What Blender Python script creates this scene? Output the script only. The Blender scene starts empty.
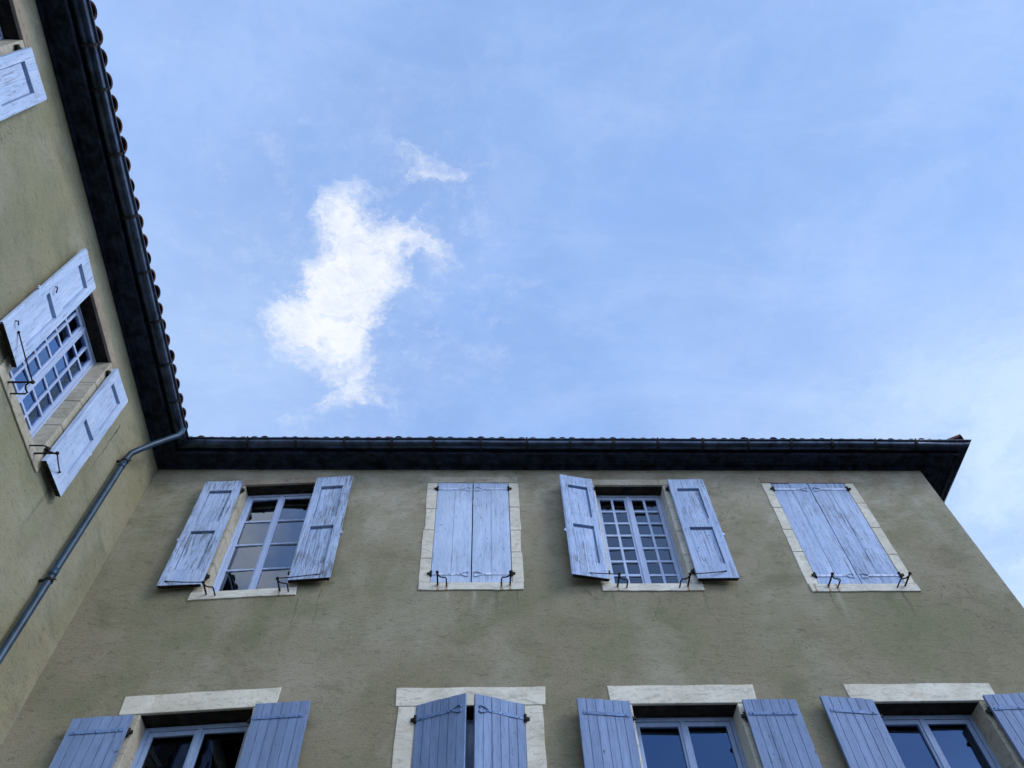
import bpy, bmesh, math, random
from mathutils import Vector, Matrix
random.seed(7)
S = bpy.context.scene
COL = S.collection
R = math.radians

# ------------------------------------------------------------------ materials
def mat(name):
    m = bpy.data.materials.new(name); m.use_nodes = True
    nt = m.node_tree
    return m, nt, nt.nodes['Principled BSDF']

def N(nt, t, **kw):
    n = nt.nodes.new(t)
    for k, v in kw.items():
        if k.startswith('i_'):
            n.inputs[k[2:].replace('_', ' ')].default_value = v
        else:
            setattr(n, k, v)
    return n

def L(nt, a, b): nt.links.new(a, b)

def coords(nt, scale=(1, 1, 1), rand=True):
    tc = N(nt, 'ShaderNodeTexCoord')
    mp = N(nt, 'ShaderNodeMapping'); mp.inputs['Scale'].default_value = scale
    if rand:
        oi = N(nt, 'ShaderNodeObjectInfo')
        mul = N(nt, 'ShaderNodeMath', operation='MULTIPLY'); mul.inputs[1].default_value = 37.0
        L(nt, oi.outputs['Random'], mul.inputs[0])
        va = N(nt, 'ShaderNodeVectorMath', operation='ADD')
        L(nt, tc.outputs['Object'], va.inputs[0]); L(nt, mul.outputs[0], va.inputs[1])
        L(nt, va.outputs[0], mp.inputs['Vector'])
    else:
        L(nt, tc.outputs['Object'], mp.inputs['Vector'])
    return mp.outputs['Vector']

def noise(nt, vec, scale, detail=4, rough=.55, dist=0.0):
    n = N(nt, 'ShaderNodeTexNoise')
    n.inputs['Scale'].default_value = scale; n.inputs['Detail'].default_value = detail
    n.inputs['Roughness'].default_value = rough; n.inputs['Distortion'].default_value = dist
    L(nt, vec, n.inputs['Vector'])
    return n.outputs['Fac']

def ramp(nt, fac, p0, p1, c0=(0, 0, 0, 1), c1=(1, 1, 1, 1)):
    r = N(nt, 'ShaderNodeValToRGB')
    r.color_ramp.elements[0].position = p0; r.color_ramp.elements[0].color = c0
    r.color_ramp.elements[1].position = p1; r.color_ramp.elements[1].color = c1
    L(nt, fac, r.inputs['Fac'])
    return r.outputs['Color']

def mix(nt, fac, a, b, blend='MIX'):
    m = N(nt, 'ShaderNodeMix', data_type='RGBA', blend_type=blend)
    for s, v in ((m.inputs[0], fac), (m.inputs[6], a), (m.inputs[7], b)):
        if isinstance(v, (int, float, tuple)):
            s.default_value = v if not isinstance(v, tuple) else (v + (1,))[:4]
        else: L(nt, v, s)
    return m.outputs[2]

def bump(nt, bs, h, strength, dist):
    b = N(nt, 'ShaderNodeBump'); b.inputs['Strength'].default_value = strength; b.inputs['Distance'].default_value = dist
    L(nt, h, b.inputs['Height']); L(nt, b.outputs[0], bs.inputs['Normal'])

def math2(nt, op, a, b):
    m = N(nt, 'ShaderNodeMath', operation=op)
    for s, v in ((m.inputs[0], a), (m.inputs[1], b)):
        if isinstance(v, (int, float)): s.default_value = v
        else: L(nt, v, s)
    return m.outputs[0]

def band_x(nt, x, x0, w):
    """1 inside |x - x0| < w, soft edges; x0 may be a socket"""
    d = math2(nt, 'ABSOLUTE', math2(nt, 'SUBTRACT', x, x0), 0)
    m = N(nt, 'ShaderNodeMapRange', interpolation_type='SMOOTHSTEP'); L(nt, d, m.inputs[0])
    for i, v in enumerate((0, w, 1, 0)): m.inputs[i+1].default_value = v
    return m.outputs[0]

def ramp_z(nt, z, a, b):
    m = N(nt, 'ShaderNodeMapRange', interpolation_type='SMOOTHSTEP'); L(nt, z, m.inputs[0])
    for i, v in enumerate((a, b, 0, 1)): m.inputs[i+1].default_value = v
    return m.outputs[0]

def plaster(name, base, light, dark, green, pink, sx, sz, drips=(), pale=None):
    m, nt, bs = mat(name)
    v = coords(nt, rand=False)
    vs = coords(nt, (sx, 1, sz), rand=False)
    c = mix(nt, ramp(nt, noise(nt, v, .62, 6, .62), .44, .68), base, light)
    c = mix(nt, math2(nt, 'MULTIPLY', ramp(nt, noise(nt, v, 1.1, 5, .6, .4), .45, .66), .8), c, green)
    va = N(nt, 'ShaderNodeVectorMath', operation='ADD'); L(nt, v, va.inputs[0]); va.inputs[1].default_value = (31, 7, 13)
    c = mix(nt, math2(nt, 'MULTIPLY', ramp(nt, noise(nt, va.outputs[0], .8, 5, .62, .3), .46, .68), .7), c, pink)
    vb = coords(nt, (.7, 1, 1.1), rand=False)
    c = mix(nt, math2(nt, 'MULTIPLY', ramp(nt, noise(nt, vb, 1.9, 7, .7, .5), .52, .68), .55), c, tuple(x*.62 for x in base))
    if pale:      # lime-bleached upper zone of the render, ragged at its lower edge
        spz = N(nt, 'ShaderNodeSeparateXYZ'); L(nt, v, spz.inputs[0])
        zz = math2(nt, 'ADD', spz.outputs['Z'], math2(nt, 'MULTIPLY', math2(nt, 'SUBTRACT', noise(nt, v, 1.0, 6, .65, .4), .5), 3.2))
        c = mix(nt, math2(nt, 'MULTIPLY', math2(nt, 'MULTIPLY', ramp_z(nt, zz, 8.6, 10.0), ramp(nt, noise(nt, vb, 2.6, 6, .7, .4), .36, .62)), .75), c, pale)
    # trowel scratches and pin-holes of the rendering
    c = mix(nt, math2(nt, 'MULTIPLY', ramp(nt, noise(nt, vs, 15, 7, .78, .6), .53, .66), .55), c, dark)
    c = mix(nt, math2(nt, 'MULTIPLY', ramp(nt, noise(nt, vs, 38, 5, .75, .5), .56, .66), .38), c, dark)
    c = mix(nt, math2(nt, 'MULTIPLY', ramp(nt, noise(nt, v, 33, 5, .75), .54, .68), .45), c, light)
    gap = noise(nt, va.outputs[0], 1.6, 5, .6)
    pit = math2(nt, 'MULTIPLY', ramp(nt, noise(nt, vs, 62, 3, .6), .66, .70), ramp(nt, gap, .42, .6))
    c = mix(nt, math2(nt, 'MULTIPLY', pit, .8), c, (dark[0]*.35, dark[1]*.35, dark[2]*.35))
    # a few hair cracks
    cr = math2(nt, 'ABSOLUTE', math2(nt, 'SUBTRACT', noise(nt, va.outputs[0], .9, 6, .62, .5), .5), 0)
    crk = math2(nt, 'MULTIPLY', ramp(nt, cr, .0, .0035, (1, 1, 1, 1), (0, 0, 0, 1)), ramp(nt, noise(nt, v, .7, 2, .5), .55, .62))
    c = mix(nt, math2(nt, 'MULTIPLY', crk, .6), c, (dark[0]*.5, dark[1]*.5, dark[2]*.5))
    # lime and rust runs below the sills
    if drips:
        sp = N(nt, 'ShaderNodeSeparateXYZ'); L(nt, v, sp.inputs[0])
        xw = math2(nt, 'ADD', sp.outputs['X'], math2(nt, 'MULTIPLY', math2(nt, 'SUBTRACT', noise(nt, v, 5, 4, .6), .5), .10))
        for x0, zt, zl, w_, col_, k in drips:
            f = math2(nt, 'MULTIPLY', band_x(nt, xw, x0, w_), math2(nt, 'MULTIPLY', ramp_z(nt, sp.outputs['Z'], zt - zl, zt), ramp_z(nt, sp.outputs['Z'], zt + .02, zt + .01)))
            c = mix(nt, math2(nt, 'MULTIPLY', f, k), c, col_)
    L(nt, c, bs.inputs['Base Color'])
    bs.inputs['Roughness'].default_value = .92
    bs.inputs['Specular IOR Level'].default_value = .2
    h = math2(nt, 'ADD', math2(nt, 'MULTIPLY', noise(nt, vs, 9, 6, .7, .3), .5), math2(nt, 'MULTIPLY', noise(nt, v, 38, 6, .78), .6))
    h = math2(nt, 'SUBTRACT', h, math2(nt, 'MULTIPLY', pit, .6))
    bump(nt, bs, h, 1.0, .016)
    return m

M = {}
LIME, GREY_RUN, RUST = (.50, .50, .44), (.10, .095, .06), (.26, .15, .07)
M['plaster'] = plaster('olive_plaster', (.252, .230, .148), (.36, .34, .26), (.095, .090, .060), (.185, .190, .105), (.275, .232, .160), .6, 1.35,
    [(-.40, 8.20, .30, .035, LIME, .25), (-.08, 8.20, .42, .045, LIME, .38), (.20, 8.20, .5, .03, GREY_RUN, .5), (.45, 8.20, .35, .02, GREY_RUN, .5),
     (4.42, 8.15, .6, .05, LIME, .28), (4.33, 8.15, .45, .02, GREY_RUN, .6), (5.25, 8.15, .5, .03, GREY_RUN, .65), (5.05, 8.15, .3, .12, (.16, .17, .09), .5),
     (2.75, 8.18, .5, .025, GREY_RUN, .5), (1.62, 8.18, .35, .03, GREY_RUN, .4), (-2.2, 8.1, .7, .015, GREY_RUN, .6), (-1.95, 8.25, .9, .012, GREY_RUN, .6)], (.42, .40, .32))
M['plaster_left'] = plaster('ochre_plaster', (.240, .230, .150), (.37, .362, .27), (.125, .115, .072), (.245, .245, .135), (.33, .295, .18), .45, 1.6,
    [(-1.25, 9.9, 1.2, .02, (.05, .05, .035), .85), (-1.62, 8.2, .9, .03, GREY_RUN, .5)])

def stone(name, base, light, vein, rust, rusty=False):
    m, nt, bs = mat(name)
    v = coords(nt)
    c = mix(nt, ramp(nt, noise(nt, v, 3.0, 5, .6, .3), .35, .65), base, light)
    vd = coords(nt, (1.0, 1, 2.6))
    c = mix(nt, math2(nt, 'MULTIPLY', ramp(nt, noise(nt, vd, 3.6, 6, .7, 2.2), .52, .66), .65), c, vein)
    ln = math2(nt, 'ABSOLUTE', math2(nt, 'SUBTRACT', noise(nt, vd, 2.2, 5, .6, 1.2), .5), 0)
    c = mix(nt, math2(nt, 'MULTIPLY', ramp(nt, ln, .0, .012, (1, 1, 1, 1), (0, 0, 0, 1)), .45), c, vein)
    c = mix(nt, math2(nt, 'MULTIPLY', ramp(nt, noise(nt, v, 2.2, 5, .65, 1.0), .60, .78), .65), c, rust)
    c = mix(nt, math2(nt, 'MULTIPLY', ramp(nt, noise(nt, v, 30, 3, .6), .60, .70), .5), c, vein)
    if rusty:
        u = coords(nt, rand=False)
        sp = N(nt, 'ShaderNodeSeparateXYZ'); L(nt, u, sp.inputs[0])
        xw = math2(nt, 'ADD', sp.outputs['X'], math2(nt, 'MULTIPLY', math2(nt, 'SUBTRACT', noise(nt, u, 9, 3, .6), .5), .05))
        for an in ('rust_a', 'rust_b', 'rust_c', 'rust_d'):
            at = N(nt, 'ShaderNodeAttribute', attribute_type='OBJECT', attribute_name=an)
            c = mix(nt, math2(nt, 'MULTIPLY', band_x(nt, xw, at.outputs['Fac'], .026), .75), c, (.30, .155, .06))
    L(nt, c, bs.inputs['Base Color']); bs.inputs['Roughness'].default_value = .8
    bs.inputs['Specular IOR Level'].default_value = .3
    bump(nt, bs, noise(nt, v, 22, 5, .7), .6, .006)
    return m
M['stone'] = stone('pale_limestone', (.56, .53, .43), (.71, .685, .58), (.33, .31, .25), (.42, .30, .16))
M['sill'] = stone('pale_limestone_sill', (.57, .55, .46), (.71, .69, .60), (.36, .34, .29), (.42, .31, .18), True)
M['stone_old'] = stone('weathered_limestone', (.38, .35, .26), (.50, .46, .36), (.20, .17, .12), (.30, .19, .10))
M['lintel_tint'] = stone('brown_stained_stone', (.27, .22, .16), (.36, .30, .22), (.13, .11, .09), (.22, .13, .08))

def paint(name, base, base2, wood, wear, lo=.54, fineness=.7, board=0.0):
    m, nt, bs = mat(name)
    v = coords(nt)
    vs = coords(nt, (9, 9, .8))
    vf = coords(nt, (30, 30, 1.5))
    vh = coords(nt, (75, 75, 3.0))
    c = mix(nt, ramp(nt, noise(nt, vs, 1.6, 5, .6), .35, .68), base, base2)
    c = mix(nt, math2(nt, 'MULTIPLY', ramp(nt, noise(nt, v, 1.3, 4, .6), .42, .68), .35), c, tuple(x*.72 for x in base))
    if board:      # boards weathered a little differently from one another
        sp = N(nt, 'ShaderNodeSeparateXYZ'); L(nt, v, sp.inputs[0])
        fl = math2(nt, 'FLOOR', math2(nt, 'DIVIDE', sp.outputs['X'], board), 0)
        wn = N(nt, 'ShaderNodeTexWhiteNoise', noise_dimensions='1D'); L(nt, fl, wn.inputs['W'])
        c = mix(nt, math2(nt, 'MULTIPLY', wn.outputs['Value'], .42), c, tuple(x*.62 for x in base))
        c = mix(nt, math2(nt, 'MULTIPLY', ramp(nt, noise(nt, vs, 1.1, 5, .65), .5, .75), .35), c, tuple(min(1, x*1.35 + .04) for x in base2))
    big = noise(nt, v, 2.3, 5, .65)
    fine = noise(nt, vf, 2.0, 7, .8, .5)
    w = ramp(nt, math2(nt, 'ADD', math2(nt, 'MULTIPLY', big, 1 - fineness), math2(nt, 'MULTIPLY', fine, fineness)), lo, lo + .075)
    c = mix(nt, math2(nt, 'MULTIPLY', w, wear), c, wood)
    # open grain: hair-thin dark lines along the boards
    g = ramp(nt, noise(nt, vh, 2.0, 4, .7, .3), .56, .66)
    c = mix(nt, math2(nt, 'MULTIPLY', g, wear * .65), c, tuple(x*.45 for x in wood))
    # bare pale fibres
    g2 = ramp(nt, noise(nt, coords(nt, (40, 40, 1.2)), 2.4, 4, .7), .62, .72)
    c = mix(nt, math2(nt, 'MULTIPLY', g2, wear * .35), c, (.66, .70, .80))
    sp_ = ramp(nt, noise(nt, coords(nt, (1, 1, .6)), 30, 3, .6), .66, .72)
    c = mix(nt, math2(nt, 'MULTIPLY', sp_, wear * .9), c, tuple(x*.3 for x in wood))
    L(nt, c, bs.inputs['Base Color']); bs.inputs['Roughness'].default_value = .66
    bs.inputs['Specular IOR Level'].default_value = .28
    h = math2(nt, 'SUBTRACT', noise(nt, vf, 1.5, 4, .6), math2(nt, 'ADD', math2(nt, 'MULTIPLY', w, .8), math2(nt, 'MULTIPLY', g, .8)))
    bump(nt, bs, h, .5, .004)
    return m
M['old_paint'] = paint('peeling_grey_blue_paint', (.335, .45, .655), (.47, .585, .775), (.115, .115, .12), .9, .497, .72)
M['mid_paint'] = paint('worn_grey_blue_paint', (.335, .455, .68), (.47, .59, .80), (.13, .14, .17), .85, .518, .75)
M['clean_paint'] = paint('pale_blue_paint', (.41, .53, .73), (.54, .65, .83), (.16, .17, .20), .75, .548, .75)
M['blue_paint'] = paint('blue_paint', (.175, .260, .425), (.225, .310, .495), (.045, .065, .10), .75, .578, .78, .095)
M['shaded_frame_paint'] = paint('shaded_blue_frame_paint', (.25, .345, .52), (.31, .41, .59), (.14, .15, .17), .5, .61)  # sash paint darkened: shade on the lower frames put into the colour
M['sash_paint'] = paint('window_blue_grey_paint', (.38, .48, .68), (.48, .58, .78), (.2, .2, .21), .5, .61)

def simple(name, col, rough=.7, metal=0.0, var=.25, sc=8, spec=.4):
    m, nt, bs = mat(name)
    v = coords(nt)
    d = tuple(x * (1 - var) for x in col); l = tuple(min(1, x * (1 + var)) for x in col)
    L(nt, mix(nt, ramp(nt, noise(nt, v, sc, 5, .65, .4), .35, .68), d, l), bs.inputs['Base Color'])
    bs.inputs['Roughness'].default_value = rough; bs.inputs['Metallic'].default_value = metal
    bs.inputs['Specular IOR Level'].default_value = spec
    bump(nt, bs, noise(nt, v, sc * 4, 4, .7), .25, .004)
    return m
M['iron'] = simple('rusty_black_iron', (.018, .014, .012), .75, .3, .5, 30)
M['zinc'] = simple('dark_zinc', (.040, .058, .088), .27, .6, .6, 5)
M['old_timber_and_shade'] = simple('dark_timber_and_underside_shade', (.028, .023, .018), .85, 0, .6, 9, .15)
M['pipe'] = simple('blue_grey_painted_pipe', (.018, .046, .078), .42, .1, .35, 7)
M['eave'] = simple('dark_eave_boards', (.020, .028, .050), .8, 0, .75, 7, .2)
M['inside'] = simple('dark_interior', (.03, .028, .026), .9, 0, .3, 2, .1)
M['curtain'] = simple('blue_curtain', (.10, .16, .30), .9, 0, .3, 6, .1)
M['tile'] = simple('terracotta_tile', (.19, .095, .075), .85, 0, .5, 3, .2)
M['strap_old'] = simple('painted_strap', (.52, .60, .76), .6, .1, .3, 20)
M['strap_blue'] = simple('blue_painted_strap', (.13, .215, .39), .6, .1, .3, 20)
M['ground'] = simple('dark_paved_ground', (.042, .042, .040), .95, 0, .3, 3, .1)

def glass(name, tint, refl, k):
    m, nt, bs = mat(name)
    nt.nodes.remove(bs)
    out = nt.nodes['Material Output']
    g = N(nt, 'ShaderNodeBsdfGlossy'); g.inputs['Roughness'].default_value = .015
    g.inputs['Color'].default_value = refl + (1,)
    t = N(nt, 'ShaderNodeBsdfTransparent'); t.inputs['Color'].default_value = tint + (1,)
    fr = N(nt, 'ShaderNodeFresnel'); fr.inputs['IOR'].default_value = 1.5
    v = coords(nt)
    b = N(nt, 'ShaderNodeBump'); b.inputs['Strength'].default_value = .10; b.inputs['Distance'].default_value = .02
    L(nt, noise(nt, v, 2.4, 2, .5), b.inputs['Height'])
    L(nt, b.outputs[0], g.inputs['Normal']); L(nt, b.outputs[0], fr.inputs['Normal'])
    s = N(nt, 'ShaderNodeMixShader')
    L(nt, math2(nt, 'MULTIPLY', fr.outputs[0], k), s.inputs[0]); L(nt, t.outputs[0], s.inputs[1]); L(nt, g.outputs[0], s.inputs[2])
    L(nt, s.outputs[0], out.inputs['Surface'])
    return m
M['glass'] = glass('old_window_glass', (.75, .8, .85), (.70, .83, 1), 3.3)
M['glass_dark'] = glass('unlit_window_glass', (.4, .42, .45), (.55, .7, 1), .9)
M['glass_sky'] = glass('bright_old_glass', (.75, .8, .85), (.74, .84, 1), 4.8)
M['glass_blue'] = glass('blue_double_glazing', (.55, .68, .85), (.36, .58, 1), 4.2)

# ------------------------------------------------------------------ mesh builder
class MB:
    def __init__(s): s.bm = bmesh.new()
    def box(s, x0, x1, y0, y1, z0, z1, mi=0):
        x0, x1 = min(x0, x1), max(x0, x1)
        v = [s.bm.verts.new(p) for p in ((x0,y0,z0),(x1,y0,z0),(x1,y1,z0),(x0,y1,z0),(x0,y0,z1),(x1,y0,z1),(x1,y1,z1),(x0,y1,z1))]
        for f in ((0,3,2,1),(4,5,6,7),(0,1,5,4),(1,2,6,5),(2,3,7,6),(3,0,4,7)):
            s.bm.faces.new([v[i] for i in f]).material_index = mi
        return s
    def prism(s, pts, y0, y1, mi=0):                 # outline in x,z extruded along y
        a = [s.bm.verts.new((x, y0, z)) for x, z in pts]; b = [s.bm.verts.new((x, y1, z)) for x, z in pts]
        n = len(pts)
        fs = [s.bm.faces.new(a), s.bm.faces.new(b[::-1])]
        for i in range(n): fs.append(s.bm.faces.new((a[i], b[i], b[(i+1) % n], a[(i+1) % n])))
        for f in fs: f.material_index = mi
        bmesh.ops.recalc_face_normals(s.bm, faces=fs)
        return s
    def tube(s, pts, r, seg=8, cap=True):
        pts = [Vector(p) for p in pts]; rings = []
        up = None
        for i, p in enumerate(pts):
            t = (pts[min(i+1, len(pts)-1)] - pts[max(i-1, 0)]).normalized()
            if up is None: up = t.orthogonal().normalized()
            else: up = (up - t * up.dot(t)).normalized()
            bn = t.cross(up)
            rr = r[i] if isinstance(r, (list, tuple)) else r
            rings.append([s.bm.verts.new(p + (up * math.cos(2*math.pi*k/seg) + bn * math.sin(2*math.pi*k/seg)) * rr) for k in range(seg)])
        for a, b in zip(rings, rings[1:]):
            for k in range(seg):
                f = s.bm.faces.new((a[k], a[(k+1) % seg], b[(k+1) % seg], b[k])); f.smooth = True
        if cap: s.bm.faces.new(rings[0][::-1]); s.bm.faces.new(rings[-1])
        return s
    def ball(s, c, r, sc=(1, 1, 1)):
        bmesh.ops.create_icosphere(s.bm, subdivisions=2, radius=r, matrix=Matrix.Translation(c) @ Matrix.Diagonal((*sc, 1)))
        return s
    def warp(s, f):
        if f:
            for v in s.bm.verts: v.co = f(v.co)
        return s
    def build(s, name, m, parent=None, bevel=0.0, loc=None, rotz=0.0, warp=None, fix=True):
        if bevel:
            es = [e for e in s.bm.edges if len(e.link_faces) == 2 and e.calc_face_angle(0) > .6]
            bmesh.ops.bevel(s.bm, geom=es, offset=bevel, segments=1, affect='EDGES', clamp_overlap=True)
        s.warp(warp)
        if fix: bmesh.ops.recalc_face_normals(s.bm, faces=s.bm.faces[:])
        me = bpy.data.meshes.new(name); s.bm.to_mesh(me); s.bm.free()
        o = bpy.data.objects.new(name, me); COL.objects.link(o)
        for x in (m if isinstance(m, (list, tuple)) else [m]): me.materials.append(x)
        if parent: o.parent = parent
        if loc: o.location = loc
        o.rotation_euler.z = rotz
        return o

def empty(name, loc, rz, label, cat):
    o = bpy.data.objects.new(name, None); COL.objects.link(o)
    o.location = loc; o.rotation_euler.z = rz; o['label'] = label; o['category'] = cat
    return o

def jit(a): return random.uniform(-a, a)

# ------------------------------------------------------------------ building parts
# every facade has local axes: x along the wall, y into the wall (front face y = 0), z up
def facade_wall(mb, x0, x1, z0, z1, holes, T=.45):
    xs = sorted({x0, x1, *[h[0] for h in holes], *[h[1] for h in holes]})
    zs = sorted({z0, z1, *[h[2] for h in holes], *[h[3] for h in holes]})
    bm = mb.bm
    def solid(i, j):
        if i < 0 or j < 0 or i >= len(xs)-1 or j >= len(zs)-1: return False
        cx, cz = (xs[i]+xs[i+1])/2, (zs[j]+zs[j+1])/2
        return not any(h[0] < cx < h[1] and h[2] < cz < h[3] for h in holes)
    vc = {}
    def V(x, y, z):
        k = (round(x, 4), round(y, 4), round(z, 4))
        if k not in vc: vc[k] = bm.verts.new((x, y, z))
        return vc[k]
    for i in range(len(xs)-1):
        for j in range(len(zs)-1):
            if not solid(i, j): continue
            a, b, c, d = xs[i], xs[i+1], zs[j], zs[j+1]
            bm.faces.new((V(a,0,c), V(b,0,c), V(b,0,d), V(a,0,d)))
            bm.faces.new((V(a,T,c), V(a,T,d), V(b,T,d), V(b,T,c)))
            for di, dj, e in ((-1,0,((a,c),(a,d))), (1,0,((b,d),(b,c))), (0,-1,((b,c),(a,c))), (0,1,((a,d),(b,d)))):
                if not solid(i+di, j+dj):
                    (p, q), (r_, s_) = e
                    bm.faces.new((V(p,0,q), V(r_,0,s_), V(r_,T,s_), V(p,T,q)))
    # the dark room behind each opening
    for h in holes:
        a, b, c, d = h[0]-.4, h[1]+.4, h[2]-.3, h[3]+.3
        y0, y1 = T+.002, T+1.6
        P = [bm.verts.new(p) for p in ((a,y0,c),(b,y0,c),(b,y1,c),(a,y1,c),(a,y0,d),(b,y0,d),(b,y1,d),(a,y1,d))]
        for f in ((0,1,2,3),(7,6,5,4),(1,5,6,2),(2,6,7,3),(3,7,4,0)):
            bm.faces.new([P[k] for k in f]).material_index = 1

def shear(xc, k):
    if not k: return None
    return lambda c: Vector((c.x, c.y, c.z + k * (c.x - xc)))

def surround(win, xc, hw, z0, z1, jw, lt, st, m_jamb, m_lintel, m_sill, warp, split=True, lintel_ext=None, D=.30, rust=()):
    """stone jambs of jogged blocks, lintel and sill, each a sub-part"""
    proud = .006
    for sgn in (-1, 1):
        mb = MB(); z = z0
        nb = 4 if split else 2
        cuts = [z0] + [z0 + (z1-z0)*(i+1)/nb + jit(.08) for i in range(nb-1)] + [z1]
        for i in range(nb):
            za, zb = cuts[i] + .004, cuts[i+1] - .004
            w = jw + jit(.008)
            xi, xo = xc + sgn*hw, xc + sgn*(hw + w)
            n = 5
            pts = [(xi, za)] + [(xo + jit(.0055), za + (zb-za)*t/n) for t in range(n+1)] + [(xi, zb)]
            mb.prism(pts, -proud - random.random()*.004, D)
        mb.build('jamb', m_jamb, win, .004, warp=warp)
    le = lintel_ext if lintel_ext is not None else jw
    mb = MB()
    a, b = xc - hw - le, xc + hw + le
    n = 9
    top = [(b + (a-b)*t/n, z1 + lt + jit(.0055)) for t in range(n+1)]
    mb.prism([(a + .012, z1 + .003), (b - .012, z1 + .003)] + top, -proud - .004, .03)
    mb.build('lintel', m_lintel, win, .005, warp=warp)
    mb = MB(); mb.box(xc-hw-.03, xc+hw+.03, .032, D+.03, z1 + .012, z1 + .12)
    mb.build('timber_lintel', M['old_timber_and_shade'], win, .006, warp=warp)
    mb = MB()
    bot = [(a + jit(.01) + (b-a)*t/n, z0 - st + jit(.006)) for t in range(n+1)]
    mb.prism(bot + [(b, z0 - .003), (a, z0 - .003)], -proud - .012, D)
    sl = mb.build('sill', m_sill, win, .005, warp=warp)
    for an, q in zip(('rust_a', 'rust_b', 'rust_c', 'rust_d'), list(rust) + [99.0]*4): sl[an] = float(q)

def casement(win, xc, hw, z0, z1, rows, cols, yf, mp, warp, fw=.045, sw=.055, mw=.022, headroom=0.0, gl=None):
    """fixed frame, two sashes with glazing bars, one pane mesh per sash"""
    T = .06
    gl = gl or M['glass']
    mb = MB()
    zt = z1 - headroom
    mb.box(xc-hw+.002, xc-hw+fw, yf, yf+T, z0+.004, zt); mb.box(xc+hw-fw, xc+hw-.002, yf, yf+T, z0+.004, zt)
    mb.box(xc-hw+fw, xc+hw-fw, yf, yf+T, zt-fw, zt); mb.box(xc-hw+fw, xc+hw-fw, yf, yf+T, z0+.004, z0+fw)
    mb.build('frame', mp, win, .005, warp=warp)
    for sgn in (-1, 1):
        xa, xb = (xc-hw+fw+.004, xc-.003) if sgn < 0 else (xc+.003, xc+hw-fw-.004)
        za, zb = z0+fw+.004, zt-fw-.004
        ys = yf + .012
        mb = MB()
        mb.box(xa, xa+sw, ys, ys+.04, za, zb); mb.box(xb-sw, xb, ys, ys+.04, za, zb)
        mb.box(xa+sw, xb-sw, ys, ys+.04, zb-sw, zb); mb.box(xa+sw, xb-sw, ys, ys+.04, za, za+sw*1.3)
        ia, ib, ja, jb = xa+sw, xb-sw, za+sw*1.3, zb-sw
        for r_ in range(1, rows):
            zc = ja + (jb-ja)*r_/rows
            mb.box(ia, ib, ys+.004, ys+.034, zc-mw/2, zc+mw/2)
        for c_ in range(1, cols):
            x = ia + (ib-ia)*c_/cols
            mb.box(x-mw/2, x+mw/2, ys+.002, ys+.032, ja, jb)
        if sgn > 0: mb.box(xc-.026, xc+.026, ys-.014, ys-.001, za, zb)     # cover strip over the meeting stiles
        mb.build('sash', mp, win, .003, warp=warp)
        mb = MB()
        for r_ in range(rows):
            for c_ in range(cols):
                x0, x1 = ia + (ib-ia)*c_/cols, ia + (ib-ia)*(c_+1)/cols
                q0, q1 = ja + (jb-ja)*r_/rows, ja + (jb-ja)*(r_+1)/rows
                t1, t2 = jit(.006), jit(.006)
                y = ys + .02
                vs = [mb.bm.verts.new(p) for p in ((x0, y-t1-t2, q0), (x1, y+t1-t2, q0), (x1, y+t1+t2, q1), (x0, y-t1+t2, q1))]
                mb.bm.faces.new(vs)
        mb.build('pane', gl, win, warp=warp, fix=False)

def bracket(win, x, z, warp=None, out=.24, gap=.11, flip=1):
    """bent iron bar standing out of the sill"""
    mb = MB()
    mb.tube([(x, .03, z), (x, -out, z + .01)], .011, 6)
    mb.tube([(x + flip*gap, .03, z - .02), (x + flip*gap, -out*.62, z - .02), (x + flip*gap*.9, -out*.72, z - .015),
             (x + flip*gap*.55, -out*.68, z - .005), (x + flip*gap*.25, -out*.72, z), (x, -out*.9, z + .006)], .009, 6)
    mb.ball((x, -out, z + .01), .021)
    mb.ball((x, -.008, z), .018, (1, .5, 1)); mb.ball((x + flip*gap, -.008, z - .02), .016, (1, .5, 1))
    mb.build('iron_bracket', M['iron'], win, warp=warp)

def fork(mb, x, z, y, s, r=.008, d=.13):
    """split, curled end of a strap hinge pointing along s*x"""
    for q in (-1, 1):
        pts = []
        for i in range(9):
            t = i/8
            pts.append((x + s*d*(t if t < .85 else .85 - (t-.85)*.6), y, z + q*(.04*math.sin(math.pi*t*.62) - (.03*(t-.85)/.15 if t > .85 else 0))))
        mb.tube(pts, r, 6)

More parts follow.
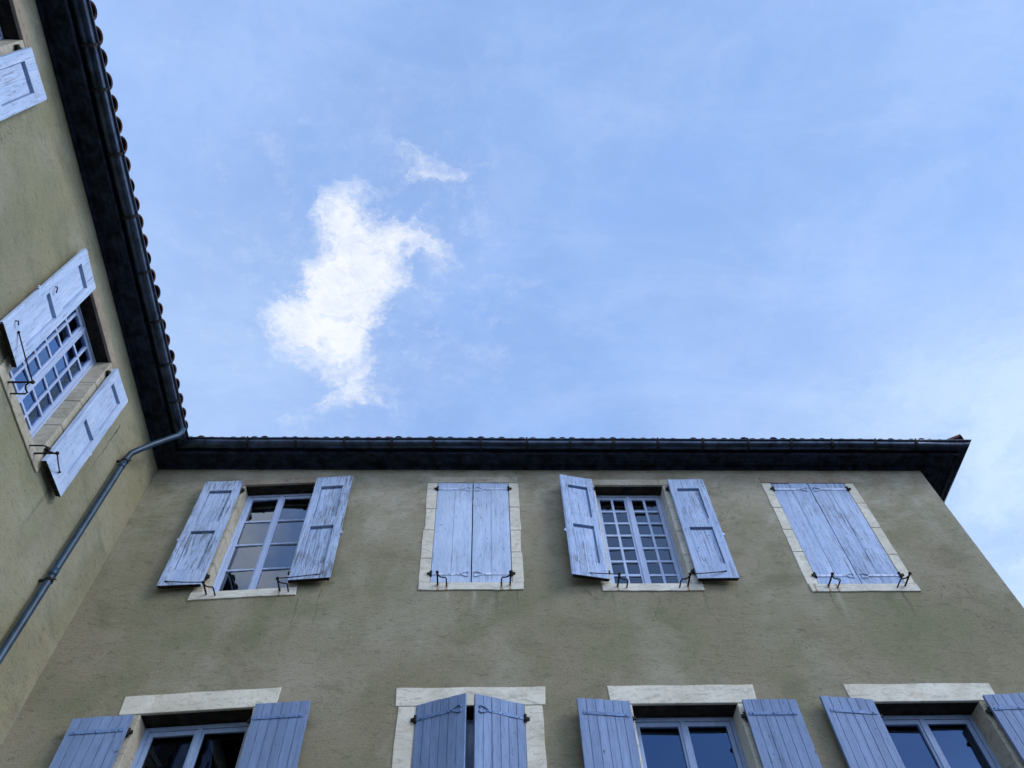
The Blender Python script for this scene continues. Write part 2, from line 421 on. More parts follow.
def plank_shutter(root, name, x, z0, z1, W, s, hy, ang, mp, ms, nb, outer=True, straps=(.11, .11), label=None, fork_end=True, gap=.0065, slope=0.0, T=.034):
    """board shutter; hinge at x, runs along s*x, outer face y = 0; opened by ang degrees"""
    mb = MB(); H = z1 - z0
    w = W/nb
    for i in range(nb):
        j = jit(.0025)
        a, b = s*(i*w + gap/2), s*((i+1)*w - gap/2)
        mb.box(a, b, j, T + j*.5, jit(.003), H + jit(.004))
    mb.box(s*.006, s*(W-.006), .008, T-.008, .006, H-.006)              # tongues behind the grooves
    sh = (lambda c: Vector((c.x, c.y, c.z + slope*c.x))) if slope else None
    o = mb.build(name, mp, root, .0025, (x, hy, z0), R(-ang*s), warp=sh)
    if label: o['label'] = label
    for zz in (straps[0], H - straps[1]):
        mb = MB()
        if outer:
            fk = W*.72 if fork_end else W*.86
            mb.box(s*.0, s*fk, -.008, -.0012, zz-.017, zz+.017)
            if fork_end: fork(mb, s*fk, zz, -.006, s)
            for q in (.12, .45, .66): mb.ball((s*W*q, -.008, zz), .011, (1, .6, 1))
        else:
            mb.box(s*.03, s*(W-.05), T+.0015, T+.009, zz-.018, zz+.018)
            for q in (.12, .5, .85): mb.ball((s*W*q, T+.009, zz), .013, (1, .6, 1))
        mb.build('strap_hinge', ms, o, warp=sh)
        mb = MB()
        mb.tube([(s*.0, -.010 , zz-.04), (s*.0, -.010, zz+.045)], .016, 8)
        mb.box(-s*.045, s*.006, -.022, .004, zz-.016, zz+.016)
        mb.build('hinge_pin', M['iron'], o, warp=sh)
    return o

def panel_shutter(root, name, x, z0, z1, W, s, hy, ang, mp, label=None, slope=0.0, hook=False):
    """framed two-panel shutter; the framed inner face lies at y = T"""
    T, T0 = .052, .026; H = z1 - z0
    mb = MB()
    st = W*.19
    mb.box(s*(st-.02), s*(W-st+.02), .0015, .004, .09*H, .94*H)
    for a, b in ((.142, .462), (.582, .877)):
        n_ = 2
        for q in range(n_):
            wa, wb = st+.011 + (W-2*st-.022)*q/n_, st+.011 + (W-2*st-.022)*(q+1)/n_
            mb.box(s*(wa+.0012), s*(wb-.0012), .004, T0 + jit(.002), a*H, b*H + jit(.003))
    mb.box(0, s*st, 0, T, 0, H); mb.box(s*(W-st), s*W, 0, T, 0, H)
    for a, b in ((0, .13), (.48, .57), (.895, 1.0)):
        mb.box(s*st*1.002, s*(W-st)*.999, .001, T-.001, a*H+.002, b*H-.002)
    mb.box(s*(W-.018), s*(W+.012), T*.45, T-.004, .004, H-.004)           # covering lip at the free edge
    sh = (lambda c: Vector((c.x, c.y, c.z + slope*c.x))) if slope else None
    o = mb.build(name, [mp, M['old_timber_and_shade']], root, .0035, (x, hy, z0), R(-ang*s), warp=sh)
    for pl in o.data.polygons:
        if pl.normal.z < -.5 and pl.center.z < .03: pl.material_index = 1  # shade beneath the shutter put into the colour of its bottom faces
    if label: o['label'] = label
    for zz in (.09*H, .93*H):
        mb = MB()
        mb.tube([(0, -.012, zz-.04), (0, -.012, zz+.045)], .017, 8)
        mb.box(-s*.045, s*.008, -.025, .004, zz-.02, zz+.02)
        mb.build('hinge_pin', M['iron'], o, warp=sh)
    if hook:
        mb = MB()
        mb.tube([(s*W*.82, T, H*.55), (s*W*.82, T+.02, H*.55), (s*W*.80, T+.035, H*.53), (s*W*.74, T+.03, H*.515), (s*W*.72, T+.02, H*.53)], .007, 6)
        mb.build('hook', M['iron'], o, warp=sh)
        mb = MB()
        mb.tube([(s*W*.86, T, H*.10), (s*W*.86, T+.03, H*.10), (s*W*.80, T+.035, H*.085), (s*W*.78, T+.02, H*.10)], .007, 6)
        mb.build('hook', M['iron'], o, warp=sh)
    # small turned catch on the free edge
    mb = MB(); mb.box(s*(W-.004), s*(W+.03), T*.3, T*.8, H*.40, H*.425); mb.ball((s*(W+.034), T*.6, H*.413), .013)
    mb.build('catch', M['strap_old'], o, warp=sh)
    return o

def stay(win, p, q, warp=None):
    mb = MB(); p, q = Vector(p), Vector(q)
    d = (q-p).normalized()
    mb.tube([p, p.lerp(q, .5) + Vector((0, 0, -.006)), q], .007, 6)
    mb.ball(p, .016); mb.ball(q, .014)
    mb.build('stay_rod', M['iron'], win, warp=warp)

def sweep(mb, path, prof, closed=False, caps=True, smooth=True):
    """path: (x, y, mitre dx, mitre dy); prof: (out, z)"""
    rings = [[mb.bm.verts.new((p[0] + p[2]*o, p[1] + p[3]*o, z + (p[4] if len(p) > 4 else 0))) for o, z in prof] for p in path]
    n = len(prof)
    for a, b in zip(rings, rings[1:]):
        for k in range(n if closed else n-1):
            f = mb.bm.faces.new((a[k], a[(k+1) % n], b[(k+1) % n], b[k])); f.smooth = smooth
    if caps and closed:
        mb.bm.faces.new(rings[0]); mb.bm.faces.new(rings[-1][::-1])

ZS = 10.585         # underside of the eaves
OV = .28            # depth of the boarded soffit
GC, GR = OV + .105, .082   # gutter centre (distance from wall), radius
ZG = ZS + .115      # gutter rim height

def gutter_profile():
    p = [(GC - GR, ZG - .015)]
    for i in range(1, 12):
        a = math.pi * i/12
        p.append((GC - GR*math.cos(a), ZG - .006 - GR*1.05*math.sin(a)))
    # rolled bead on the outer rim
    for i in range(0, 9):
        a = math.pi - 2*math.pi*i/9
        p.append((GC + GR + .012 + .013*math.cos(a), ZG + .013*math.sin(a)))
    # inner skin
    for i in range(11, 0, -1):
        a = math.pi * i/12
        p.append((GC - (GR-.006)*math.cos(a), ZG - .006 - (GR-.006)*1.05*math.sin(a)))
    return p

def eaves(root, path_fn, segs, joint_list):
    """segs: list of path tuples at the wall line; builds soffit, fascia, gutter"""
    mb = MB()
    # stepped boards: bed mould against the wall, soffit boards, fascia
    sweep(mb, segs, [(-.05, ZS-.02), (.035, ZS-.02), (.05, ZS+.03), (.06, ZS+.03), (.06, ZS+.16), (-.05, ZS+.16)], True, True, False)
    for i in range(3):
        a = .062 + i*(OV-.062)/3; b = .062 + (i+1)*(OV-.062)/3 - .006
        sweep(mb, segs, [(a, ZS+.03-i*.003), (b, ZS+.03-i*.003), (b, ZS+.06), (a, ZS+.06)], True, True, False)
    mb.build('soffit', M['eave'], root, .0)
    mb = MB()
    sweep(mb, segs, [(OV-.002, ZS-.005), (OV+.022, ZS-.005), (OV+.022, ZS+.20), (OV-.002, ZS+.20)], True, True, False)
    mb.build('fascia', M['eave'], root)
    mb = MB()
    fine = []
    for A, B in zip(segs, segs[1:]):
        n_ = max(1, int(math.hypot(B[0]-A[0], B[1]-A[1])/.62))
        d_ = Vector((B[0]-A[0], B[1]-A[1])).normalized()
        fine.append(A)
        for q in range(1, n_):
            t = q/n_
            fine.append((A[0]+(B[0]-A[0])*t, A[1]+(B[1]-A[1])*t, d_.y, -d_.x, jit(.007)))
    fine.append(segs[-1])
    sweep(mb, fine, gutter_profile(), True, True, True)
    g = mb.build('gutter', M['zinc'], root)
    for (x, y, nx, ny) in joint_list:
        mb = MB()
        tx, ty = -ny, nx
        pts = []
        for dlt in (-.017, .017):
            ring = []
            for i in range(0, 13):
                a = math.pi*i/12
                o = GC - (GR+.013)*math.cos(a); z = ZG - .004 - (GR+.013)*1.05*math.sin(a)
                ring.append(mb.bm.verts.new((x + nx*o + tx*dlt, y + ny*o + ty*dlt, z)))
            pts.append(ring)
        for k in range(12): mb.bm.faces.new((pts[0][k], pts[0][k+1], pts[1][k+1], pts[1][k]))
        e = GC + GR + .012
        mb.tube([(x + nx*(e-.03) , y + ny*(e-.03), ZG+.012), (x + nx*(e+.018), y + ny*(e+.018), ZG+.010)], .012, 6)
        mb.build('gutter_strap', M['iron'], g, fix=False)
    return g

SL = math.tan(R(24))
EO = GC + .055      # tile ends reach over the gutter
def tile_slope(mb, org, along, inward, n, pitch, lo, hi, under):
    """canal tiles: columns run up the slope between lo(i) and hi(t) lengths"""
    al, inn = Vector(along), Vector(inward)
    cs = math.cos(math.atan(SL)); sn = math.sin(math.atan(SL))
    upv = inn*cs + Vector((0, 0, sn)); nv = -inn*sn + Vector((0, 0, cs))
    for i in range(n):
        t = (i + .5)*pitch
        start, end = lo(t), hi(t)
        if end - start < .15: continue
        q = start; k = 0
        while q < end - .05:
            ln = min(.42, end - q + .02)
            r0, r1 = pitch*.44, pitch*.37
            lift = (.038 if pitch > .2 else .020) + jit(.007)
            rr = []
            ja = jit(.012)
            for (d, r_, lf) in ((q + (jit(.018) if k == 0 else 0), r0, lift + .018), (q + ln, r1, lift)):
                rr.append([mb.bm.verts.new(Vector(org) + al*(t + ja - r_*math.cos(math.pi*a/8)) + upv*d + nv*(lf + r_*.8*math.sin(math.pi*a/8))) for a in range(9)])
            for a in range(8):
                f = mb.bm.faces.new((rr[0][a], rr[0][a+1], rr[1][a+1], rr[1][a])); f.smooth = True
            if k == 0:   # thickness of the clay at the eave, and the channel tile below
                r_ = r0 - .018
                inner = [mb.bm.verts.new(Vector(org) + al*(t + ja - r_*math.cos(math.pi*a/8)) + upv*(q) + nv*(lift + .018 + r_*.8*math.sin(math.pi*a/8))) for a in range(9)]
                for a in range(8): mb.bm.faces.new((rr[0][a+1], rr[0][a], inner[a], inner[a+1]))
                t2 = t + pitch/2
                ch = []
                for d in (q + .015, q + ln):
                    ch.append([mb.bm.verts.new(Vector(org) + al*(t2 - r0*1.1*math.cos(math.pi*a/6)) + upv*d + nv*(.085 - r0*.62*math.sin(math.pi*a/6))) for a in range(7)])
                for a in range(6): mb.bm.faces.new((ch[0][a], ch[1][a], ch[1][a+1], ch[0][a+1]))
            q += .38; k += 1
    # decking under the tiles
    vs = [mb.bm.verts.new(Vector(p)) for p in under]
    mb.bm.faces.new(vs)

def ridge_tiles(mb, p, q, r=.12):
    p, q = Vector(p), Vector(q); d = q - p; n = max(1, int(d.length/.4))
    t = d.normalized(); s_ = t.cross(Vector((0, 0, 1))).normalized(); u = s_.cross(t)
    for i in range(n):
        rr = []
        for f, rad in ((i/n, r*1.06), ((i+1.08)/n, r*.92)):
            c = p + d*f
            rr.append([mb.bm.verts.new(c + s_*rad*math.cos(math.pi*a/8) + u*rad*.85*math.sin(math.pi*a/8)) for a in range(9)])
        for a in range(8):
            f = mb.bm.faces.new((rr[0][a], rr[0][a+1], rr[1][a+1], rr[1][a])); f.smooth = True

# ================================================================== BACK BUILDING
D = 7.2; XL, XR = -4.724, 6.652; DEPTH = 9.6
bld = empty('plastered_house', (0, D, 0), 0,
            'long olive plastered house facing the camera, with eight shuttered windows under a dark level eave', 'house')

U = [dict(xc=-2.87, kind='open', hw=.49, z0=8.24, z1=10.235, k=.065),
     dict(xc=-.12, kind='closed', hw=.512, z0=8.345, z1=10.265, k=0),
     dict(xc=2.135, kind='open', hw=.50, z0=8.315, z1=10.215, k=0),
     dict(xc=4.80, kind='closed', hw=.555, z0=8.295, z1=10.265, k=0)]
LO = [dict(xc=-2.92, kind='open', hw=.565, z0=4.45, z1=6.60, k=.06),
      dict(xc=-.10, kind='ajar', hw=.565, z0=4.45, z1=6.625, k=0),
      dict(xc=2.17, kind='open', hw=.565, z0=4.45, z1=6.625, k=0),
      dict(xc=4.79, kind='open', hw=.58, z0=4.45, z1=6.62, k=0)]
holes = [(w['xc']-w['hw']-.05, w['xc']+w['hw']+.05, w['z0']-.05, w['z1']+.05) for w in U + LO]
mb = MB()
facade_wall(mb, XL, XR, 0, ZS+.12, holes)
mb.build('wall', [M['plaster'], M['inside']], bld, fix=False)
mb = MB()
mb.box(XR-.45, XR-.001, .452, DEPTH, 0, ZS+.12); mb.box(XL, XR-.452, DEPTH-.4, DEPTH, 0, ZS+.12)
mb.build('wall', M['plaster'], bld)

for i, w in enumerate(U):
    xc, hw, z0, z1, k = w['xc'], w['hw'], w['z0'], w['z1'], w['k']
    wp = shear(xc, k)
    win = MB()
    win.box(xc-hw+.002, xc+hw-.002, .3005, .322, z0-.02, z0+.012)
    win = win.build('window', M['sash_paint'], bld, warp=wp)
    lm = M['lintel_tint'] if i in (0, 3) else M['stone_old']
    surround(win, xc, hw, z0, z1, .135, .13, .125, M['stone_old'] if i == 0 else M['stone'], lm, M['sill'], wp,
             rust={1: (xc-hw+.10, xc-hw+.21, xc+hw-.03, xc+hw-.14), 3: (xc-hw+.10, xc-hw+.21, xc-hw-.07), 2: (xc-hw+.06, xc+hw-.06)}.get(i, (xc+hw-.06,)))
    if w['kind'] == 'open':
        if i == 0: casement(win, xc, hw, z0, z1, 4, 1, .19, M['sash_paint'], wp, .036, .044, .024, .0, M['glass_sky'])
        else: casement(win, xc, hw, z0, z1, 7, 2, .19, M['sash_paint'], wp, .03, .052, .034, .0)
        if i == 0:
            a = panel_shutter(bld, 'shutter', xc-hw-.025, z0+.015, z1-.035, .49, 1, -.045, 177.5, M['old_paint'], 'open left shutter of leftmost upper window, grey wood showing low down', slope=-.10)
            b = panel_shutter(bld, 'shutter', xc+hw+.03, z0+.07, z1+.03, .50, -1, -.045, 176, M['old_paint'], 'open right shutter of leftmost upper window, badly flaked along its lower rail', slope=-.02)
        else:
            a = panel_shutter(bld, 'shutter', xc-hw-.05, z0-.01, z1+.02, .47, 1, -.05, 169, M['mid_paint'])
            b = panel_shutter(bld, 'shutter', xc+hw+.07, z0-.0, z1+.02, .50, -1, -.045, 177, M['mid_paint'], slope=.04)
        for sgn in (-1, 1):
            bx = xc + sgn*(hw - .06)
            bracket(win, bx, z0-.055, wp, .22, .11, -sgn if i else 1)
            stay(win, (bx, -.22, z0-.045), (xc + sgn*(hw+.44), -.115, z0+.10), wp)
    else:
        mp = M['clean_paint'] if i == 1 else M['mid_paint']
        for sgn in (-1, 1):
            plank_shutter(bld, 'shutter', xc + sgn*(hw-.004), z0+.006, z1-.006, hw-.008, -sgn, -.004, 0, mp, M['strap_old'],
                          2, True, (.135, .135))
            bracket(win, xc + sgn*(hw-.10 if sgn < 0 else hw-.03), z0-.05, wp, .23, .11, 1 if sgn < 0 else -1)

for i, w in enumerate(LO):
    xc, hw, z0, z1, k = w['xc'], w['hw'], w['z0'], w['z1'], w['k']
    wp = shear(xc, k)
    win = MB()
    win.box(xc-hw+.002, xc+hw-.002, .3005, .322, z0-.02, z0+.012)
    win = win.build('window', M['sash_paint'], bld, warp=wp)
    surround(win, xc, hw, z0, z1, .19, .225, .14, M['stone_old'] if i in (0, 3) else M['stone'], M['stone'], M['stone'], wp, False,
             lintel_ext=.235 if i < 3 else .24)
    casement(win, xc, hw, z0, z1, 1, 1, .235, M['shaded_frame_paint'], wp, .045, .048, .03, .0, M['glass_blue'] if i > 1 else M['glass_dark'])
    if w['kind'] == 'open':
        for sgn in (-1, 1):
            ang, dz, sl = {(0, -1): (177, -.11, -.10), (0, 1): (177, -.0, -.02), (2, -1): (173, -.04, 0), (2, 1): (177, -.03, .04),
                           (3, -1): (177, -.04, .05), (3, 1): (177, .0, .0)}[(i, sgn)]
            plank_shutter(bld, 'shutter', xc + sgn*(hw+.035), z0+.01+dz, z1+.02+dz, .57, -sgn, -.05, ang, M['blue_paint'], M['strap_blue'],
                          6, False, (.2, .17), fork_end=False, slope=sl)
    else:
        for sgn in (-1, 1):
            plank_shutter(bld, 'shutter', xc + sgn*(hw+.0), z0+.01, z1+.0, hw-.01, -sgn, -.02, 22 if sgn < 0 else 21, M['blue_paint'], M['strap_blue'],
                          6, True, (.17, .17), label='blue board shutter standing slightly ajar')
        mb = MB()       # gathered blue curtain seen through the gap
        n = 40
        vs = [[mb.bm.verts.new((xc - .5 + i_/n, .34 + .025*math.sin(i_*1.7), z)) for i_ in range(n+1)] for z in (z0, z1 - .18)]
        for q in range(n): mb.bm.faces.new((vs[0][q], vs[0][q+1], vs[1][q+1], vs[1][q])).smooth = True
        mb.build('curtain', M['curtain'], win)

# eaves of the back house: inner corner -> right corner -> along the right flank
XE = XR + .21      # the right flank has a deeper overhang
segs = [(XL, 0, 1, -1), (XE, 0, 1, -1), (XE, DEPTH, 1, 1), (XL, DEPTH, 0, 1)]
mb = MB(); mb.box(XR+.002, XE+.055, .06, DEPTH-.06, ZS+.034, ZS+.07); mb.box(XR+.002, XR+.05, -.03, DEPTH, ZS-.018, ZS+.03)
mb.build('soffit', M['eave'], bld)
js = [(x, 0, 0, -1) for x in (-3.39, -2.70, -2.0, -1.31, -.70, -.02, .66, 1.3, 1.94, 2.6, 3.27, 3.95, 4.6, 5.22, 5.88, 6.5)]
js += [(XE, y, 1, 0) for y in (.75, 1.6, 2.4, 3.2)]
eaves(bld, None, segs, js)
# roof
mb = MB()
ex0, ex1 = XL + EO, XE + EO
ey = -EO; span = (DEPTH + 2*EO)/2
zb = ZG - .035
cs = math.cos(math.atan(SL))
zr = zb + span*SL
P_ = .15
n = int((ex1 - ex0)/P_)
tile_slope(mb, (ex0, ey, zb), (1, 0, 0), (0, 1, 0), n, P_, lambda t: 0.0, lambda t: min(span, ex1 - ex0 - t)/cs,
           [(ex0, ey, zb), (ex1, ey, zb), (ex1-span, ey+span, zr), (ex0-span, ey+span, zr)])
n2 = int(2*span/P_)
tile_slope(mb, (ex1, ey, zb), (0, 1, 0), (-1, 0, 0), n2, P_, lambda t: 0.0, lambda t: min(t, 2*span - t)/cs,
           [(ex1, ey, zb), (ex1, ey+2*span, zb), (ex1-span, ey+span, zr)])
vs = [mb.bm.verts.new(p) for p in ((ex1, ey+2*span, zb), (ex0-span, ey+2*span, zb), (ex0-span, ey+span, zr), (ex1-span, ey+span, zr))]
mb.bm.faces.new(vs)
ridge_tiles(mb, (ex1-span, ey+span, zr+.05), (ex0-span, ey+span, zr+.05))
ridge_tiles(mb, (ex1-.02, ey+.02, zb+.09), (ex1-span, ey+span, zr+.05))
# valley tiles to the left
for i in range(int(span/P_)):
    t = -(i+.5)*P_
    st = (i + .5)*P_
    al, inn = Vector((1, 0, 0)), Vector((0, 1, 0))
tile_slope(mb, (ex0-span, ey, zb), (1, 0, 0), (0, 1, 0), int(span/P_), P_, lambda t: (span - t)/cs, lambda t: span/cs,
           [(ex0-.001, ey+.001, zb), (ex0-.5, ey+.5, zb+.5*SL), (ex0-.4, ey+.5, zb+.5*SL)])
mb.build('roof', M['tile'], bld, fix=False)

# ================================================================== LEFT WING
AL = .015
wing = empty('plastered_wing', (XL, D, 0), R(90) + AL,
             'ochre plastered house wing on the left edge, with a dark downpipe on its wall', 'house')
U0 = -17.5
LW = [dict(xc=-2.60, hw=.50, z0=8.20, z1=10.10), dict(xc=-6.36, hw=.50, z0=8.20, z1=10.12), dict(xc=-9.9, hw=.5, z0=8.2, z1=10.12)]
LW2 = []
holes = [(w['xc']-w['hw']-.05, w['xc']+w['hw']+.05, w['z0']-.05, w['z1']+.05) for w in LW + LW2]
mb = MB(); facade_wall(mb, U0, -.001, 0, ZS+.12, holes)
mb.build('wall', [M['plaster_left'], M['inside']], wing, fix=False)
mb = MB(); mb.box(U0, U0+.45, .452, 9, 0, ZS+.1); mb.box(U0+.452, DEPTH, 8.6, 9, 0, ZS+.1)
mb.build('wall', M['plaster_left'], wing)
for i, w in enumerate(LW):
    xc, hw, z0, z1 = w['xc'], w['hw'], w['z0'], w['z1']
    win = MB(); win.box(xc-hw+.002, xc+hw-.002, .3005, .322, z0-.02, z0+.012)
    win = win.build('window', M['sash_paint'], wing)
    surround(win, xc, hw, z0, z1, .14, .13, .125, M['stone_old'], M['lintel_tint'], M['stone_old'], None)
    casement(win, xc, hw, z0, z1, 7, 2, .18, M['sash_paint'], None, .03, .05, .03, .0, M['glass_blue'])
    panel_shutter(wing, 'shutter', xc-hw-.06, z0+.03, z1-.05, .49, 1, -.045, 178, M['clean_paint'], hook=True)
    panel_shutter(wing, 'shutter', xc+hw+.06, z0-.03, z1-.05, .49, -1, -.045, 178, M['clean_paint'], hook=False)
    bracket(win, xc-hw+.06, z0-.06, None, .25, .12, 1)
    bracket(win, xc+hw-.06, z0-.06, None, .25, -.12, 1)
    stay(win, (xc-hw+.06, -.25, z0-.05), (xc-hw-.36, -.115, z0+.2))
    stay(win, (xc+hw-.06, -.25, z0-.05), (xc+hw+.30, -.12, z0+.08))
segs = [(U0, DEPTH, -1, 0), (U0, 0, -1, -1), (0, 0, -1, -1)]
js = [(u, 0, 0, -1) for u in [-3.83, -4.58, -5.29, -5.75, -3.1, -2.4, -1.75, -1.15, -6.45, -7.1, -7.8, -8.5, -9.2]]
eaves(wing, None, segs, js)
P_ = .235
mb = MB()
a0, a1 = U0 - EO, -EO
n = int((a1 - a0)/P_)
tile_slope(mb, (a0, -EO, zb), (1, 0, 0), (0, 1, 0), n, P_, lambda t: 0.0, lambda t: span/cs,
           [(a0, -EO, zb), (a1, -EO, zb), (a1+span, -EO+span, zr), (a0, -EO+span, zr)])
tile_slope(mb, (a1, -EO, zb), (1, 0, 0), (0, 1, 0), int(span/P_), P_, lambda t: t/cs, lambda t: span/cs,
           [(a1+.001, -EO+.001, zb), (a1+.5, -EO+.5, zb+.5*SL), (a1+.4, -EO+.5, zb+.5*SL)])
vs = [mb.bm.verts.new(p) for p in ((a0, -EO+span, zr), (a1+span, -EO+span, zr), (a1+span, -EO+2*span, zb), (a0, -EO+2*span, zb))]
mb.bm.faces.new(vs)
ridge_tiles(mb, (a0, -EO+span, zr+.05), (a1+span, -EO+span, zr+.05))
mb.build('roof', M['tile'], wing, fix=False)
# downpipe: swan neck from the gutter at the corner, then straight down the wall
pu, py = -.91, -.10
mb = MB()
pts = [(-.70, -.47, 10.62), (-.70, -.47, 10.52), (-.71, -.455, 10.44), (-.74, -.41, 10.36), (-.82, -.27, 10.10), (-.88, -.16, 9.88), (pu, -.115, 9.77), (pu, py, 9.66), (pu, py, 7.62), (pu, py, 5.4), (pu, py, .3)]
mb.tube(pts, .041, 14)
pipe = mb.build('downpipe', M['pipe'], wing)
for z in (9.60, 7.55, 5.5, 3.4):
    mb = MB(); mb.tube([(pu, py, z-.016), (pu, py, z+.016)], .048, 14); mb.box(pu-.012, pu+.012, py+.05, .02, z-.012, z+.012)
    mb.tube([(pu-.02, py-.06, z), (pu-.02, py-.085, z)], .008, 6)
    mb.build('pipe_clamp', M['iron'], pipe)
for z in (9.52, 7.66):
    mb = MB(); mb.tube([(pu, py, z-.05), (pu, py, z+.05)], .0440, 14)
    mb.build('pipe_collar', M['pipe'], pipe)

# ================================================================== GROUND
mb = MB()
s_ = 400
mb.bm.faces.new([mb.bm.verts.new(p) for p in ((-s_, -s_, 0), (s_, -s_, 0), (s_, s_, 0), (-s_, s_, 0))])
g = mb.build('ground', M['ground']); g['kind'] = 'structure'

# ================================================================== SKY AND LIGHT
EXPO = 1.0
SUN_AZ, SUN_EL = R(122), R(30)      # compass style from +Y towards +X : behind the camera, to the right
W = bpy.data.worlds.new('World'); S.world = W; W.use_nodes = True
nt = W.node_tree; bg = nt.nodes['Background']
sky = N(nt, 'ShaderNodeTexSky', sky_type='NISHITA', sun_disc=False)
sky.sun_elevation = SUN_EL; sky.sun_rotation = SUN_AZ
sky.air_density = 1.0; sky.dust_density = .6; sky.ozone_density = 2.0
tc = N(nt, 'ShaderNodeTexCoord')
sep = N(nt, 'ShaderNodeSeparateXYZ'); L(nt, tc.outputs['Generated'], sep.inputs[0])
zc = math2(nt, 'MAXIMUM', sep.outputs['Z'], .06)
px = math2(nt, 'DIVIDE', sep.outputs['X'], zc); pyy = math2(nt, 'DIVIDE', sep.outputs['Y'], zc)
cmb = N(nt, 'ShaderNodeCombineXYZ'); L(nt, px, cmb.inputs[0]); L(nt, pyy, cmb.inputs[1])
P0 = cmb.outputs[0]
def mapr(a, lo, hi, o0, o1):
    m = N(nt, 'ShaderNodeMapRange', interpolation_type='SMOOTHSTEP'); L(nt, a, m.inputs[0])
    for i, v in enumerate((lo, hi, o0, o1)): m.inputs[i+1].default_value = v
    return m.outputs[0]
# the small white cloud: clumps torn and eaten away by noise at several scales
def warp_by(vec, scale, amt, det=5):
    nz = N(nt, 'ShaderNodeTexNoise'); nz.inputs['Scale'].default_value = scale; nz.inputs['Detail'].default_value = det; nz.inputs['Roughness'].default_value = .68
    L(nt, vec, nz.inputs['Vector'])
    off = N(nt, 'ShaderNodeVectorMath', operation='MULTIPLY_ADD'); L(nt, nz.outputs['Color'], off.inputs[0])
    off.inputs[1].default_value = (amt, amt, 0); off.inputs[2].default_value = (-amt/2, -amt/2, 0)
    w = N(nt, 'ShaderNodeVectorMath', operation='ADD'); L(nt, vec, w.inputs[0]); L(nt, off.outputs[0], w.inputs[1])
    return w.outputs[0]
wv = warp_by(P0, 9, .17, 7)
blobs = [(-.178, .445, .068, 1.0), (-.172, .385, .050, .75), (-.200, .49, .060, 1.0), (-.135, .425, .050, .75), (-.205, .545, .050, .85), (-.198, .605, .045, .8), (-.205, .655, .045, .7),
         (-.255, .545, .062, .85), (-.285, .53, .045, .55), (-.235, .50, .045, .5), (-.085, .305, .034, .48), (-.06, .312, .03, .42), (-.038, .335, .028, .42), (-.062, .412, .036, .52), (-.10, .40, .035, .4), (-.14, .645, .035, .42),
         (-.267, .28, .040, .22), (-.205, .36, .030, .40), (-.275, .70, .05, .35), (-.16, .34, .03, .35)]
fld = None; wide = None
for bx, by, r_, a_ in blobs:
    d = N(nt, 'ShaderNodeVectorMath', operation='DISTANCE'); L(nt, wv, d.inputs[0]); d.inputs[1].default_value = (bx, by, 0)
    f = mapr(d.outputs['Value'], 0, r_*1.5, a_, 0)
    fld = f if fld is None else math2(nt, 'ADD', fld, f)
d = N(nt, 'ShaderNodeVectorMath', operation='DISTANCE'); L(nt, wv, d.inputs[0]); d.inputs[1].default_value = (-.16, .47, 0)
halo = mapr(d.outputs['Value'], .05, .40, 1, 0)
strand = N(nt, 'ShaderNodeMapping'); strand.inputs['Scale'].default_value = (1, 2.4, 1); strand.inputs['Rotation'].default_value = (0, 0, R(-48))
L(nt, wv, strand.inputs['Vector'])
det = math2(nt, 'ADD', math2(nt, 'MULTIPLY', noise(nt, strand.outputs[0], 11, 8, .72, .5), .65), math2(nt, 'MULTIPLY', noise(nt, P0, 24, 6, .7, .4), .35))
dd = math2(nt, 'SUBTRACT', det, .5)
dens = math2(nt, 'ADD', math2(nt, 'MULTIPLY', math2(nt, 'MINIMUM', fld, 1.3), .70), math2(nt, 'MULTIPLY', dd, 2.6))
core = math2(nt, 'MULTIPLY', mapr(dens, -.02, 1.2, 0, 1), mapr(fld, .0, .45, 0, 1))
wisp = math2(nt, 'MULTIPLY', math2(nt, 'MULTIPLY', mapr(dd, -.02, .22, 0, 1), halo), .30)
cl = math2(nt, 'MAXIMUM', core, wisp)
# loose clouds in the sky behind the camera (they show in the panes)
cb = math2(nt, 'MULTIPLY', mapr(noise(nt, P0, 2.6, 7, .62, .3), .46, .62, 0, 1), math2(nt, 'MULTIPLY', mapr(pyy, -.35, -.75, 0, 1), mapr(px, .15, -.1, 0, 1)))
cl = math2(nt, 'MAXIMUM', cl, math2(nt, 'MULTIPLY', cb, .9))
# thin high veil everywhere, whiter air lower down and a pale band of haze round the horizon
KX = 2.0 ** -EXPO
def lin(*c): return tuple(x*KX for x in c)
base = mix(nt, 1.0, sky.outputs[0], (.12, .12, .12), 'MULTIPLY')
v1 = mapr(noise(nt, P0, 1.7, 5, .6, .15), .3, .75, .58, .80)
mp = N(nt, 'ShaderNodeMapping'); mp.inputs['Scale'].default_value = (1.0, 2.6, 1); mp.inputs['Rotation'].default_value = (0, 0, R(-40))
L(nt, P0, mp.inputs['Vector'])
v2 = mapr(noise(nt, mp.outputs[0], 2.2, 8, .68, .5), .42, .72, 0, 1)
c1 = mix(nt, v1, base, lin(.37, .59, 1.10))
c1 = mix(nt, math2(nt, 'MULTIPLY', v2, .19), c1, lin(.66, .84, 1.12))
v3 = mapr(noise(nt, warp_by(P0, 3, .25), 4.2, 7, .7, .2), .40, .68, 0, .16)
c1 = mix(nt, v3, c1, lin(.66, .82, 1.12))
right = math2(nt, 'MULTIPLY', mapr(px, .15, .95, 0, 1), mapr(pyy, .25, .7, 0, 1))
leftm = math2(nt, 'MULTIPLY', mapr(px, -.05, -.45, 0, 1), mapr(pyy, .25, .55, .25, 1))
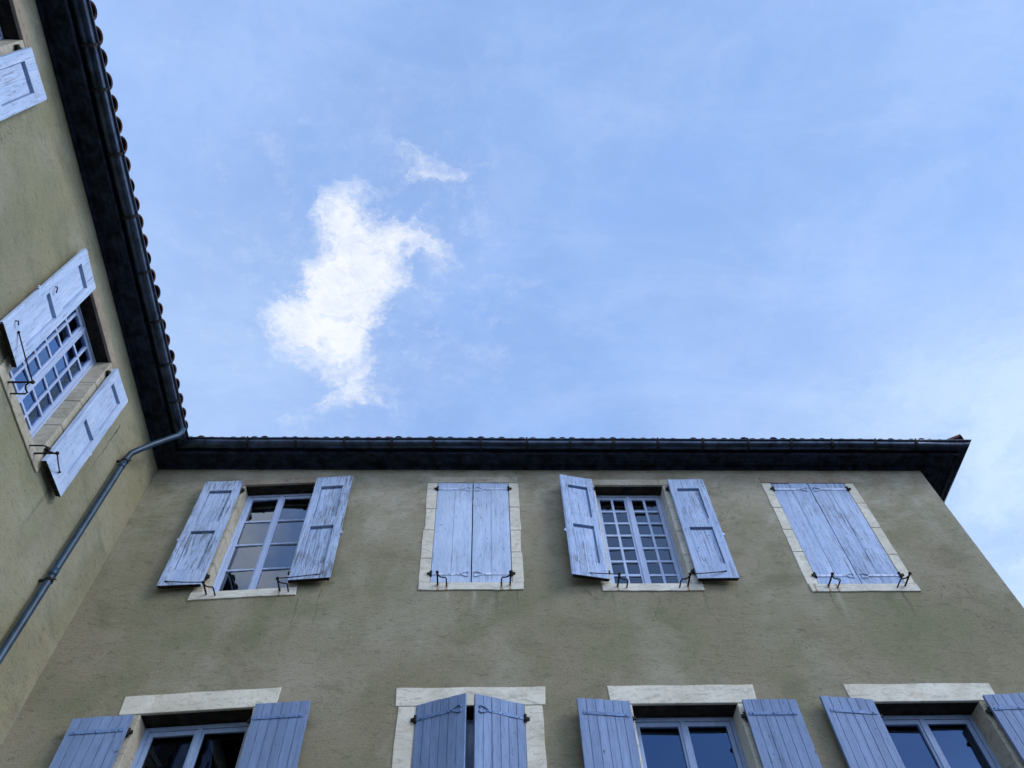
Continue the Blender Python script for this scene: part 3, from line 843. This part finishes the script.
c1 = mix(nt, math2(nt, 'ADD', math2(nt, 'MULTIPLY', right, mapr(noise(nt, warp_by(P0, 4, .3), 2.6, 7, .66, .3), .35, .65, .34, .80)), math2(nt, 'MULTIPLY', leftm, .22)), c1, lin(.74, .92, 1.12))
c2 = mix(nt, math2(nt, 'MULTIPLY', cl, .95), c1, lin(.97, 1.0, 1.06))
band = mapr(sep.outputs['Z'], .48, .27, 0, 1)
dt = N(nt, 'ShaderNodeVectorMath', operation='DOT_PRODUCT'); L(nt, tc.outputs['Generated'], dt.inputs[0])
dt.inputs[1].default_value = (math.sin(SUN_AZ), math.cos(SUN_AZ), 0)
bandc = mix(nt, mapr(dt.outputs['Value'], -.1, .95, 0, 1), lin(.75, .98, 1.5), lin(2.0, 2.4, 3.3))
c3 = mix(nt, band, c2, bandc)
L(nt, c3, bg.inputs['Color']); bg.inputs['Strength'].default_value = 1.0

sun = bpy.data.lights.new('sun', 'SUN'); sun.energy = .75; sun.angle = R(20); sun.color = (1, .97, .93)
so = bpy.data.objects.new('sun', sun); COL.objects.link(so)
dv = Vector((math.sin(SUN_AZ)*math.cos(SUN_EL), math.cos(SUN_AZ)*math.cos(SUN_EL), math.sin(SUN_EL)))
so.rotation_euler = dv.to_track_quat('Z', 'Y').to_euler(); so.location = dv*60

# ================================================================== CAMERA
f, ccx, ccy = 769.0, 512.0, 384.0
Zc = Vector((485-ccx, 104+ccy, -f)).normalized()
a = -.006
Xc = Vector((1, a, (Zc.x + Zc.y*a)/-Zc.z)).normalized()
Yc = Zc.cross(Xc)
cam = bpy.data.cameras.new('camera'); co = bpy.data.objects.new('camera', cam); COL.objects.link(co)
cam.sensor_width = 36; cam.lens = f/1024*36; cam.clip_start = .05; cam.clip_end = 2000
mw = Matrix((Xc, Yc, Zc)).to_4x4(); mw.translation = (0, 0, 1.6)
co.matrix_world = mw
S.camera = co
S.view_settings.view_transform = 'Standard'; S.view_settings.look = 'None'
S.view_settings.exposure = EXPO; S.view_settings.gamma = 1
